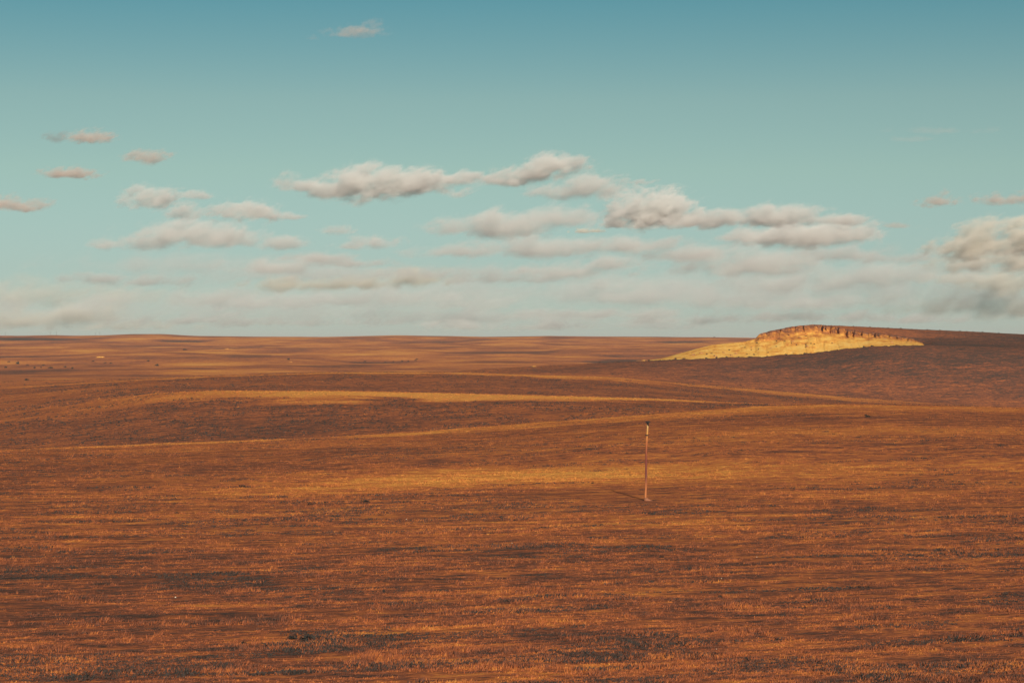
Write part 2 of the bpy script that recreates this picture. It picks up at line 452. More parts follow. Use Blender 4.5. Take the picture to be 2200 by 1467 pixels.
# the cap runs back under the turf
rows_x = [(BP[i] - CX) / F * Yd[i] for i in range(len(tt))]
rows_y = [Yd[i] for i in range(len(tt))]; rows_z = [Zd[i] for i in range(len(tt))]
lastx, lasty, lastz = rows_x[-1], rows_y[-1], rows_z[-1]
for k, (back, drop) in enumerate(((1.5, 0.02), (5, 0.12), (12, 0.5), (22, 1.3), (32, 4.0))):
    yk = np.maximum(lasty, 1207.0) * 0 + lasty + back
    rows_y.append(yk); rows_z.append(lastz - drop - 0.06 * back * (1 - cliff[0]) * 3)
    rows_x.append((bp_ - CX) / F * yk)
BX, BY, BZ = np.array(rows_x), np.array(rows_y), np.array(rows_z)
nr, nc = BX.shape
idx = np.arange(nr * nc).reshape(nr, nc)
f = np.stack([idx[:-1, :-1], idx[:-1, 1:], idx[1:, 1:], idx[1:, :-1]], -1).reshape(-1, 4)
up = np.vstack([0.20 + 0.46 * sstep(0.20, 0.92, TT) * (0.25 + 0.75 * cliff) + 0.10 * sstep(0.7, 0.8, TT) * cliff + 0.30 * sstep(0.90, 1, TT) * cliff, np.full((5, nc), 0.86)])
bl = link('clay_bluff', np_mesh('clay_bluff', np.stack([BX, BY, BZ], -1).reshape(-1, 3), f, {'veg': up.reshape(-1)}, True), M_CLAY)
tag(bl, 'pale yellow eroded clay bluff cut into the grassy hill', kind='structure')

# caprock blocks standing out along the rim, each a piece of its own
def rock_mesh(name, seed, n=2):
    bm = bmesh.new()
    bmesh.ops.create_icosphere(bm, subdivisions=n, radius=0.5)
    rr = random.Random(seed)
    ph = [rr.uniform(0, 6) for _ in range(6)]
    for v in bm.verts:
        c = v.co
        k = 0.5 / max(abs(c.x), abs(c.y), abs(c.z))
        c *= 0.45 + 0.55 * k
        c *= 1 + 0.12 * math.sin(7 * c.x + ph[0]) * math.sin(6 * c.z + ph[1]) + 0.10 * math.sin(9 * c.y + ph[2])
    me = bpy.data.meshes.new(name); bm.to_mesh(me); bm.free()
    return me
def rock_material():
    m, N, L, b = new_mat('caprock')
    geo = N.new('ShaderNodeNewGeometry')
    n1 = noise(N, L, geo.outputs['Position'], 0.8, 5, 0.65)
    r = ramp(N, [(0.3, (0.09, 0.045, 0.035)), (0.5, (0.20, 0.08, 0.04)), (0.7, (0.40, 0.16, 0.06))])  # dark red caprock, deepened in colour to stand in for ledge shadow
    L.new(n1, r.inputs[0]); L.new(r.outputs[0], b.inputs['Base Color'])
    b.inputs['Roughness'].default_value = 0.95
    bp = N.new('ShaderNodeBump'); bp.inputs['Distance'].default_value = 0.3
    L.new(n1, bp.inputs['Height']); L.new(bp.outputs[0], b.inputs['Normal'])
    return m
M_ROCK = rock_material()
rocks = [rock_mesh('caprock_block', s) for s in range(5)]
def bluff_point(px, t):
    i = int(np.argmin(np.abs(bp_ - px))); j = int(np.argmin(np.abs(tt - t)))
    return Vector((BX[j, i], BY[j, i], BZ[j, i]))
px = 1634.0
while px < 1965:
    wpx = random.uniform(7, 15)
    if random.random() < 0.78:
        p = bluff_point(px + wpx / 2, random.uniform(0.90, 0.97))
        o = link('caprock_block', random.choice(rocks), M_ROCK, bl)
        sx = wpx * 1200 / F * random.uniform(0.8, 1.0)
        o.location = p + Vector((0, 0.2, -0.2))
        o.scale = (sx, random.uniform(2.2, 3.4), random.uniform(0.9, 2.0))
        o.rotation_euler = (random.uniform(-.1, .1), random.uniform(-.1, .1) + 0.09, random.uniform(-.3, .3))
    px += wpx + random.uniform(0, 4)

M_ROCK2 = M_ROCK.copy(); M_ROCK2.name = 'fallen_rock'
for e_, c_ in zip([n_ for n_ in M_ROCK2.node_tree.nodes if n_.type == 'VALTORGB'][0].color_ramp.elements, ((0.26, 0.11, 0.05), (0.42, 0.19, 0.065), (0.58, 0.30, 0.09))):
    e_.color = (*c_, 1)
fallen = [rock_mesh('fallen_block', s_) for s_ in (21, 22, 23)]
# fallen blocks lying on the slope under the rim
for k in range(26):
    px = random.uniform(1480, 1960)
    p = bluff_point(px, random.uniform(0.12, 0.66))
    o = link('fallen_block', random.choice(fallen), M_ROCK2, bl)
    sx = random.choice((0.5, 0.7, 0.8, 1.1, 1.6))
    o.location = p + Vector((0, -0.1, 0.05)); o.scale = (sx * random.uniform(1, 1.8), sx, sx * random.uniform(0.5, 0.9)); o.rotation_euler = (random.uniform(-.4, .4), random.uniform(-.4, .4), random.uniform(0, 6))

# ------------------------------------------------------------------ dry grass (uncountable) on the near slopes
def scatter(n, ymin, ymax, power, thin):
    """random points on the land sheet, denser near the camera"""
    c0, c1 = c_first, c_first + len(cols_in) - 1
    u = RNG.random(n)
    e = 1.0 - power
    yv = (ymin ** e + u * (ymax ** e - ymin ** e)) ** (1 / e) if abs(e) > 1e-6 else ymin * (ymax / ymin) ** u
    c = c0 + RNG.random(n) * (c1 - c0 - 1)
    ci = c.astype(int); fr = (c - ci)
    mid = GY[:, c0 + (c1 - c0) // 2]
    rr = np.interp(yv, mid, np.arange(NR)); ri = np.clip(rr.astype(int), 0, NR - 2); fq = rr - ri
    def B(A): return (A[ri, ci] * (1 - fr) + A[ri, ci + 1] * fr) * (1 - fq) + (A[ri + 1, ci] * (1 - fr) + A[ri + 1, ci + 1] * fr) * fq
    P = np.stack([B(GX), B(GYw), B(GZ)], -1); v = B(veg)
    if thin:
        d = v + 0.9 * fbm(P[:, 0] / 9.0, P[:, 1] / 4.0, 301, 4) + 0.5 * fbm(P[:, 0] / 2.0, P[:, 1] / 1.2, 305, 2)
        keep = RNG.random(n) < sstep(0.0, 0.75, d)
        P, v = P[keep], v[keep]
    return P, v

def tufts(name, P, v, nb, hmin, hmax, wid, spread, vary, lean=0.25):
    n = len(P)
    hh = hmin + (hmax - hmin) * RNG.random(n) * (0.45 + 1.1 * sstep(-0.1, 0.5, fbm(P[:, 0] / 3.0, P[:, 1] / 1.6, 401, 3)))
    dp = np.hypot(P[:, 0] - 8.9, P[:, 1] - 181.0); hh = hh * (0.36 + 0.64 * sstep(4, 13, dp))
    tv = RNG.normal(0, vary, n)
    V = np.empty((n, nb, 3, 3)); A = np.empty((n, nb, 3)); B = np.empty((n, nb, 3))
    for k in range(nb):
        a = RNG.uniform(0, 2 * np.pi, n); r = spread * np.sqrt(RNG.random(n)) * hh
        bx = P[:, 0] + r * np.cos(a); by = P[:, 1] + r * np.sin(a); bz = P[:, 2] - 0.03
        fa = RNG.uniform(0, np.pi, n)
        wx = wid * np.cos(fa) * 0.5; wy = wid * np.sin(fa) * 0.5
        hk = hh * RNG.uniform(0.6, 1.0, n)
        V[:, k, 0] = np.stack([bx - wx, by - wy, bz], -1)
        V[:, k, 1] = np.stack([bx + wx, by + wy, bz], -1)
        V[:, k, 2] = np.stack([bx + (np.cos(a) * 0.5 + lean + RNG.normal(0, .2, n)) * hk * 0.8, by + (np.sin(a) * 0.5 + RNG.normal(0, .2, n)) * hk * 0.8, bz + hk], -1)
        A[:, k] = v[:, None]; B[:, k] = (tv + RNG.normal(0, 0.05, n))[:, None]
    nf = n * nb
    me = np_mesh(name, V.reshape(-1, 3), np.arange(nf * 3).reshape(nf, 3), {'veg': A.reshape(-1), 'tuft': B.reshape(-1)})
    return me
P, v = scatter(230000, 74, 400, 1.15, True)
o = link('dry_grass', tufts('dry_grass', P, v, 6, 0.06, 0.21, 0.055, 0.8, 0.07), M_GRASS)
tag(o, 'russet dry bunchgrass covering the near slope', 'grass', kind='stuff')
P, v = scatter(70000, 400, 1290, 0.9, True)
k = (SCR.shape[0] > 0)
o = link('hill_scrub', tufts('hill_scrub', P, v - 0.16, 4, 0.12, 0.32, 0.3, 0.9, 0.16), M_GRASS)
tag(o, 'low dry scrub speckling the middle hills', 'scrub', kind='stuff')

P, v = scatter(190000, 76, 420, 1.0, False)
d = fbm(P[:, 0] / 7.0 - P[:, 1] * 0.03, P[:, 1] / 2.6 - P[:, 0] * 0.10, 501, 4) + 0.35 * fbm(P[:, 0] / 40.0, P[:, 1] / 22.0, 505, 2) - 0.9 * (v - 0.5)
k = d > 0.17
o = link('dark_tussocks', tufts('dark_tussocks', P[k], v[k] * 0 + 0.05, 5, 0.06, 0.17, 0.16, 1.6, 0.10), M_GRASS)
tag(o, 'dark low tussocks streaking the near grass', 'tussocks', kind='stuff')

P, v = scatter(120000, 440, 1290, 0.6, False)
d = fbm(P[:, 0] / 7.0, P[:, 1] / 14.0, 701, 4) + 0.3 * fbm(P[:, 0] / 60.0, P[:, 1] / 45.0, 705, 2) - 2.2 * np.clip(v - 0.44, 0, 1)
k = d > 0.0
o = link('hill_brush', tufts('hill_brush', P[k], v[k] * 0 + 0.08, 4, 0.14, 0.42, 0.45, 1.0, 0.12, 0.0), M_GRASS)
tag(o, 'dark brush clumps speckling the middle slopes', 'brush', kind='stuff')

# ------------------------------------------------------------------ the lone pole
def pole_material():
    m, N, L, b = new_mat('weathered_pole')
    tc = N.new('ShaderNodeTexCoord')
    sp = N.new('ShaderNodeSeparateXYZ'); L.new(tc.outputs['Object'], sp.inputs[0])
    n1 = noise(N, L, tc.outputs['Object'], 3.0, 5, 0.6, (6, 6, 0.5))
    n2 = noise(N, L, tc.outputs['Object'], 0.9, 3, 0.6, (2, 2, 1))
    v = math_node(N, L, 'MULTIPLY', sp.outputs[2], 1 / 7.0)
    v = math_node(N, L, 'ADD', v, math_node(N, L, 'MULTIPLY', math_node(N, L, 'SUBTRACT', n2, 0.5), 0.16))
    r = ramp(N, [(0.0, (0.50, 0.18, 0.06)), (0.16, (0.50, 0.17, 0.055)), (0.30, (0.20, 0.055, 0.042)), (0.52, (0.21, 0.05, 0.036)), (0.74, (0.46, 0.14, 0.045)), (0.84, (0.62, 0.29, 0.07)), (0.95, (0.62, 0.42, 0.18))])  # rust and peeled tones; middle also darkened in colour for its shaded side
    L.new(v, r.inputs[0])
    mx = N.new('ShaderNodeMix'); mx.data_type = 'RGBA'; mx.blend_type = 'MULTIPLY'; mx.inputs[0].default_value = 0.8
    r2 = ramp(N, [(0.3, (0.5, 0.45, 0.45)), (0.6, (1, 1, 1))]); L.new(n1, r2.inputs[0])
    L.new(r.outputs[0], mx.inputs[6]); L.new(r2.outputs[0], mx.inputs[7])
    L.new(mx.outputs[2], b.inputs['Base Color'])
    b.inputs['Roughness'].default_value = 0.85
    bp = N.new('ShaderNodeBump'); bp.inputs['Distance'].default_value = 0.02; L.new(n1, bp.inputs['Height']); L.new(bp.outputs[0], b.inputs['Normal'])
    return m
def flat_material(name, c, rough=0.9, var=0.25, sc=4.0):
    m, N, L, b = new_mat(name)
    tc = N.new('ShaderNodeTexCoord')
    n1 = noise(N, L, tc.outputs['Object'], sc, 4, 0.6)
    r = ramp(N, [(0.3, tuple(x * (1 - var) for x in c)), (0.7, tuple(x * (1 + var) for x in c))])
    L.new(n1, r.inputs[0]); L.new(r.outputs[0], b.inputs['Base Color'])
    b.inputs['Roughness'].default_value = rough
    return m
def lathe(bm, prof, seg=14, off=None, jit=0.0, sd=0):
    rr = random.Random(sd); rings = []
    for k, (z, r) in enumerate(prof):
        ox, oy = off(z) if off else (0, 0)
        rings.append([bm.verts.new((ox + r * (1 + rr.uniform(-jit, jit)) * math.cos(2 * math.pi * i / seg), oy + r * (1 + rr.uniform(-jit, jit)) * math.sin(2 * math.pi * i / seg), z)) for i in range(seg)])
    for a, b in zip(rings, rings[1:]):
        for i in range(seg):
            bm.faces.new((a[i], a[(i + 1) % seg], b[(i + 1) % seg], b[i])).smooth = True
    bm.faces.new(rings[0][::-1]); bm.faces.new(rings[-1])
def bm_mesh(name, fn):
    bm = bmesh.new(); fn(bm); me = bpy.data.meshes.new(name); bm.to_mesh(me); bm.free(); return me

base = land(1386, 1075)
pole = bpy.data.objects.new('pole', None); col.objects.link(pole)
pole.location = base
tag(pole, 'tall thin rusty brown pole with a dark cap, alone in the dry grass', 'pole')
H = 170.0 / F * base.y
bend = lambda z: (0.21 * (z / H) ** 1.0 + 0.03 * math.sin(z * 1.1), 0.02 * math.sin(z * 0.9))
link('shaft', bm_mesh('shaft', lambda bm: lathe(bm, [(-0.3 + (H * 0.955 + 0.3) * k / 40, 0.105 - 0.028 * k / 40) for k in range(41)], 14, bend, 0.05, 2)), pole_material(), pole)
zc = H * 0.95
M_DARK = flat_material('dark_iron', (0.022, 0.020, 0.020), 0.7)
cx0, cy0 = bend(zc)
cap = link('cap', bm_mesh('cap', lambda bm: lathe(bm, [(zc - 0.05, 0.082), (zc + 0.12, 0.085), (zc + 0.17, 0.10), (zc + 0.28, 0.155), (zc + 0.34, 0.17), (zc + 0.36, 0.15)], 14, lambda z: (cx0 + 0.01, cy0), 0.06, 4)), M_DARK, pole)
link('cap_plate', bm_mesh('cap_plate', lambda bm: bmesh.ops.create_cube(bm, size=1.0)), M_DARK, cap)
pl = cap.children[0]; pl.scale = (0.44, 0.12, 0.05); pl.location = (cx0 - 0.02, cy0, zc + 0.30)
zb = H * 0.825; bx, by = bend(zb)
link('band', bm_mesh('band', lambda bm: lathe(bm, [(zb - 0.06, 0.10), (zb - 0.05, 0.112), (zb + 0.05, 0.112), (zb + 0.06, 0.10)], 14, lambda z: (bx, by))), flat_material('rusted_band', (0.06, 0.03, 0.025)), pole)
def knob(bm):
    r = bmesh.ops.create_icosphere(bm, subdivisions=1, radius=0.06)
    for v_ in r['verts']: v_.co = Vector((v_.co.x * 1.3 + bx - 0.12, v_.co.y + by, v_.co.z + zb))
link('clamp', bm_mesh('clamp', knob), M_DARK, pole)
def foot(bm):
    lathe(bm, [(-0.25, 0.30), (0.0, 0.24), (0.10, 0.16), (0.26, 0.105)], 12, lambda z: (0.16 - 0.5 * max(z, 0), -0.03), 0.12, 9)
    for v_ in bm.verts:
        if v_.co.x > 0.15 and v_.co.z < 0.12: v_.co.x += 0.38 * (v_.co.x - 0.15) / 0.3
link('base_mound', bm_mesh('base_mound', foot), flat_material('base_wood', (0.26, 0.10, 0.05)), pole)

# ------------------------------------------------------------------ shrubs
ORD = 'first second third fourth fifth sixth seventh eighth ninth tenth eleventh twelfth thirteenth fourteenth fifteenth sixteenth seventeenth eighteenth nineteenth twentieth'.split()
ORD += ['twenty-' + w_ for w_ in ORD[:9]]
M_SHRUB = flat_material('dark_sage', (0.030, 0.026, 0.022), 0.95, 0.5, 6)
def shrub_mesh(name, seed, n=150):
    rg = np.random.default_rng(seed)
    d = rg.normal(size=(n, 3)); d[:, 2] = np.abs(d[:, 2]); d /= np.linalg.norm(d, axis=1)[:, None]
    lob = 0.75 + 0.25 * np.sin(3 * np.arctan2(d[:, 1], d[:, 0]) + seed)
    p = d * (0.5 * lob * rg.uniform(0.45, 1.0, n))[:, None]; p[:, 2] *= 1.5
    V = np.empty((n, 3, 3))
    for k in range(3):
        V[:, k] = p + rg.normal(0, 0.085, (n, 3))
    st = []
    for k in range(14):
        q = p[k]; st.append([[-0.015, 0, -0.08], [0.015, 0, -0.08], list(q)])
    V = np.concatenate([V, np.array(st)])
    V[:, :, 2] = np.maximum(V[:, :, 2], -0.08)
    return np_mesh(name, V.reshape(-1, 3), np.arange(len(V) * 3).reshape(-1, 3))
shrubs = [shrub_mesh('shrub', s) for s in (3, 5, 9, 14)]
def shrub(px, py, wpx, hpx, label, group, p=None, i=[0]):
    p = p or land(px, py)
    o = link('shrub', shrubs[i[0] % 4], M_SHRUB); i[0] += 1
    s = wpx / F * p.y; hh = hpx / F * p.y
    o.location = p; o.scale = (s, max(s * 0.8, hh), hh / 0.75)
    o.rotation_euler = (0, 0, random.choice((0, math.pi)) + random.uniform(-.2, .2))
    return tag(o, label, 'shrub', group)
near = 'small dark shrubs in the near grass'
for px, py, a, b, lb in (
    (660, 1374, 44, 15, 'widest dark shrub clump near the bottom edge of the grass slope'),
    (626, 1372, 30, 13, 'dark shrub at the left end of the clump near the bottom edge'),
    (700, 1374, 26, 9, 'low dark shrub at the right end of the clump near the bottom edge'),
    (524, 1383, 20, 10, 'dark shrub in the scrubby patch left of the bottom clump'),
    (825, 1270, 8, 7, 'single small dark shrub in the open grass below the yellow streak'),
    (522, 1046, 22, 7, 'dark shrub under the left end of the yellow grass streak'),
    (667, 1084, 18, 6, 'dark shrub below the yellow streak, left of two'),
    (699, 1080, 9, 5, 'small round dark shrub below the yellow streak, right of two'),
    (785, 1078, 26, 6, 'long low dark shrub below the middle of the yellow streak'),
    (1354, 1021, 6, 4, 'tiny dark shrub on the yellow streak just left of the pole'),
    (1273, 1038, 8, 4, 'small dark shrub on the yellow streak well left of the pole'),
    (730, 1143, 7, 5, 'lone small dark shrub on the plain grass left of centre'),
    (1572, 1231, 10, 6, 'small dark shrub in the lower right grass'),
    (1548, 1282, 12, 6, 'dark shrub with a short shaded side below the pole to the right'),
    (1455, 1367, 8, 5, 'little dark shrub near the bottom edge right of the pole'),
    (1865, 896, 18, 6, 'dark shrub lying on the near crest right of the pole'),
    (1860, 893, 9, 5, 'small dark shrub beside the one on the near crest'),
    (1420, 1197, 16, 5, 'long flat dark shrub straight below the pole'),
    (1382, 1180, 12, 4, 'flat dark shrub nearest below the foot of the pole'),
):
    shrub(px, py, a, b, lb, near)
# shrubs dotted on the pale face and its rim
face = 'dark shrubs dotted over the pale bluff face'
for k_, (px, t) in enumerate(sorted(((1519, .35), (1529, .38), (1553, .40), (1567, .52), (1492, .44), (1614, .42), (1600, .62), (1630, .36), (1627, .68), (1668, .55), (1686, .50), (1711, .32), (1694, .72), (1732, .30), (1742, .33), (1749, .30),
              (1787, .30), (1731, .62), (1650, .15), (1700, .40), (1668, .36), (1620, .12), (1570, .15), (1605, .20)))):
    p = bluff_point(px, t)
    shrub(0, 0, random.uniform(3, 7), random.uniform(2, 3.4), 'small dark shrub on the pale bluff face, %s from its left tip' % ORD[k_], face, p + Vector((0, -0.15, -0.1)))
crestg = 'dark shrubs along the skyline of the hill'
for k_, px in enumerate((1683, 1712, 1838, 1871, 1939, 1993, 2019, 2066, 2112, 2150)):
    c = int(c_first + (px - cols_in[0]) / STEP); r = int(np.argmin(SCR[:int(np.argmax(SEG > seg['skyE'])), c]))
    p = Vector((GX[r, c], GYw[r, c], GZ[r, c]))
    shrub(0, 0, random.uniform(3, 6), random.uniform(1.6, 3), 'tiny dark shrub on the hill skyline, %s from the left' % ORD[k_], crestg, p)
edge = 'scrub bushes along the grassy lip below the bluff'
for k_, px in enumerate((1290, 1330, 1395, 1452, 1470, 1519, 1540, 1562, 1590, 1612, 1650, 1690, 1730, 1800, 1858, 1874, 1905)):
    c = int(c_first + (px - cols_in[0]) / STEP); r = int(np.argmax(SEG > seg['crestE'])) - 1
    p = Vector((GX[r, c], GYw[r, c], GZ[r, c]))
    shrub(0, 0, random.uniform(5, 10), random.uniform(2, 4), 'low scrub bush on the dark grassy lip below the bluff, %s from the left' % ORD[k_], edge, p)
c = int(c_first + (1535 - cols_in[0]) / STEP); r = int(np.argmax(SEG > seg['skyF'])) - 1
shrub(0, 0, 5, 2.6, 'lone dark bush on the far horizon left of the bluff', None, Vector((GX[r, c], GYw[r, c], GZ[r, c])))
farb = 'dark bushes in the far valley'
for px, py, a, b, lb in ((12, 790, 9, 5, 'dark bush nearest the left edge in the far valley'), (38, 782, 10, 8, 'tallest dark bush in the far valley, near the left edge'), (74, 791, 6, 5, 'narrow dark bush in the row at the far left of the valley'), (109, 791, 13, 5, 'widest dark bush of the row at the far left of the valley'), (88, 790, 5, 3, 'smallest dark bush of the row at the far left of the valley'),
                         (140, 789, 8, 4, 'dark bush next to the right end of the far left row'), (155, 792, 7, 5, 'dark bush ending the far left row on its right'), (57, 817, 12, 6, 'lone dark bush lower down in the left end of the valley'), (318, 776, 9, 4, 'upper of two dark bushes right of the yellow bank'), (337, 786, 12, 6, 'lower of two dark bushes right of the yellow bank'),
                         (398, 752, 12, 4, 'flat dark bush high on the far plain near the skyline'), (620, 773, 7, 6, 'dark bush beside the tiny pale scar in the far valley'), (896, 772, 8, 2.6, 'dark bush at the right end of the far herd')):
    shrub(px, py, a, b, lb, farb)

# ------------------------------------------------------------------ cattle on the far plain
M_COW = flat_material('dark_hide', (0.018, 0.011, 0.009), 0.8, 0.3, 3)
def cow_mesh():
    me = bpy.data.meshes.new('cow')
    pts = [((-0.95, 0, 1.05), .34), ((-0.45, 0, 1.02), .36), ((0.1, 0, 0.98), .38), ((0.6, 0, 1.05), .36), ((0.95, 0, 1.12), .20), ((1.2, 0, 1.0), .15), ((1.45, 0, 0.78), .10)]
    ed = [(i, i + 1) for i in range(6)]
    for x, y, root in ((-0.9, .2, 0), (-0.8, -.2, 0), (0.6, .2, 3), (0.7, -.2, 3)):
        n = len(pts); hind = x < 0
        pts += [((x, y, 0.72), .17 if hind else .13), ((x + (0.06 if hind else 0.0), y, 0.42), .075), ((x - (0.07 if hind else 0.0), y, 0.28), .065), ((x, y, 0.02), .06)]
        ed += [(root, n), (n, n + 1), (n + 1, n + 2), (n + 2, n + 3)]
    n = len(pts); pts += [((-1.3, 0, 1.0), .04), ((-1.34, 0, 0.5), .03)]; ed += [(0, n), (n, n + 1)]
    n = len(pts); pts += [((1.2, .17, 1.1), .04), ((1.2, -.17, 1.1), .04)]; ed += [(5, n), (5, n + 1)]
    me.from_pydata([p for p, r in pts], ed, [])
    o = bpy.data.objects.new('cow_source', me); col.objects.link(o)
    o.modifiers.new('skin', 'SKIN'); ss = o.modifiers.new('sub', 'SUBSURF'); ss.levels = 1
    for i, (p, r) in enumerate(pts):
        me.skin_vertices[0].data[i].radius = (r, r); me.skin_vertices[0].data[i].use_root = (i == 2)
    bpy.context.view_layer.update()
    out = bpy.data.meshes.new_from_object(o.evaluated_get(bpy.context.evaluated_depsgraph_get()))
    bpy.data.objects.remove(o); out.name = 'cow'; out.materials.clear()
    return out
COW = cow_mesh()
for px, py, rz, lb in ((784, 778, 0.2, 'dark cow at the left end of the far herd'), (828, 780, 2.9, 'dark cow standing second from the left in the far herd'), (845, 778.5, 1.3, 'smallest dark cow, third from the left in the far herd'),
                       (864, 777, 0.5, 'dark cow fourth from the left in the far herd'), (877, 777.5, 0.9, 'dark cow next to last on the right of the far herd'), (893, 776, 3.2, 'dark cow at the right end of the far herd by a bush'),
                       (200, 777.5, 0.1, 'dark cow left of the two below the small yellow bank'), (226, 781, 0.6, 'dark cow straight below the small yellow bank'), (238, 782, 2.8, 'dark cow furthest right below the small yellow bank'),
                       (19, 779, 0.4, 'dark cow alone near the left edge of the far valley'), (59, 786, 3.0, 'dark cow among the bushes at the far left'), (93, 786, 0.3, 'dark cow right of the bushes at the far left')):
    o = link('cow', COW, M_COW); o.location = land(px, py); o.rotation_euler = (0, 0, rz)
    o.scale = (1.2, 1.2, 1.2)
    tag(o, lb, 'cow', 'cattle grazing on the far plain')

# ------------------------------------------------------------------ far clay banks and pale stones
def bank(px, py, wpx, hpx, label, seed, tone=0.2):
    p = land(px, py)
    s = p.y / F; W, Hh = wpx * s, hpx * s
    n, mrow = 26, 8
    V = []
    for j in range(mrow):
        for i in range(n):
            a = i / (n - 1); t = j / (mrow - 1)
            e = max(0.0, 1 - (2 * a - 1) ** 2) ** 0.7
            e *= 0.55 + 0.45 * float(vnoise(a * 7, 0.5, seed))
            V.append((p.x + (a - .5) * W, p.y + 0.75 * Hh * t * (1 if t < 0.9 else 6) + 0.5 * float(fbm(a * 6, t * 2, seed, 2)), p.z - 0.6 + (Hh * min(t * 1.12, 1) * e + 0.6) * (1 if t < 0.99 else 0.2)))
    idx = np.arange(n * mrow).reshape(mrow, n)
    f = np.stack([idx[:-1, :-1], idx[:-1, 1:], idx[1:, 1:], idx[1:, :-1]], -1).reshape(-1, 4)
    o = link('clay_bank', np_mesh('clay_bank', np.array(V), f, {'veg': np.full(n * mrow, tone)}, True), M_CLAY)
    return tag(o, label, kind='structure')
bank(217, 768, 24, 3.6, 'small bright yellow clay bank on the far plain', 5, 0.42)
bank(624, 778.5, 9, 3, 'tiny pale clay scar in the far valley', 6, 0.4)
bank(490, 750, 20, 1.8, 'thin yellow clay scar high on the far plain', 7, 0.5)
bank(1148, 787.5, 12, 2.2, 'small pale clay scar on the dark spur below the far plain', 8)
bank(1385, 775, 40, 2.6, 'low russet clay lip where the bluff tapers out', 9, 0.6)
M_PALE = flat_material('pale_stone', (0.72, 0.62, 0.48), 0.8, 0.1)
for i, (px, py, a, lb) in enumerate(((377, 1287, 3.2, 'white stone lying in the lower left grass'), (1626, 1200, 2.2, 'pale stone in the grass below and right of the pole'), (1550, 1246, 2.4, 'pale stone beside a dark shrub in the lower right grass'), (1539, 1399, 2.2, 'pale stone nearest the bottom edge'), (873, 1118, 2.2, 'pale stone in the middle of the slope'), (1100, 1170, 2, 'pale stone left of the pole, lower on the slope'))):
    o = link('stone', rocks[i % 5].copy(), None); o.data.materials.clear(); o.data.materials.append(M_PALE)
    p = land(px, py); s = a * (0.75 if i == 0 else 0.55) / F * p.y
    o.location = p + Vector((0, 0, 0.12)); o.scale = (s * 1.3, s, s)
    tag(o, lb, 'stone', 'pale stones in the near grass')

# ------------------------------------------------------------------ utility poles on the far skyline
M_TIMBER = flat_material('grey_timber', (0.10, 0.085, 0.075))
def upole(bm): lathe(bm, [(-1, 0.24), (9.2, 0.17)], 8)
def uarm(bm):
    r = bmesh.ops.create_cube(bm, size=1.0)
    for v_ in r['verts']: v_.co = Vector((v_.co.x * 2.4, v_.co.y * 0.12, v_.co.z * 0.14 + 8.4))
UP, UA = bm_mesh('utility_shaft', upole), bm_mesh('utility_crossarm', uarm)
for px, sc, lb in ((13, 1.0, 'utility pole on the skyline nearest the left edge'), (111, 0.9, 'left one of the first close pair of utility poles on the skyline'), (123, 1.0, 'right one of the first close pair of utility poles on the skyline'), (207, 0.8, 'left one of the second close pair of utility poles on the skyline'), (218, 0.85, 'right one of the second close pair of utility poles on the skyline')):
    c = int(c_first + (px - cols_in[0]) / STEP); r = int(np.argmax(SEG > seg['skyF'])) - 1
    e = bpy.data.objects.new('utility_pole', None); col.objects.link(e)
    e.location = (GX[r, c], GYw[r, c] - 4, GZ[r, c] - 0.2); e.scale = (sc, sc, sc); e.rotation_euler = (0, 0, 1.35)
    tag(e, lb, 'utility pole', 'utility poles on the far skyline')
    link('shaft', UP, M_TIMBER, e); link('crossarm', UA, M_TIMBER, e)

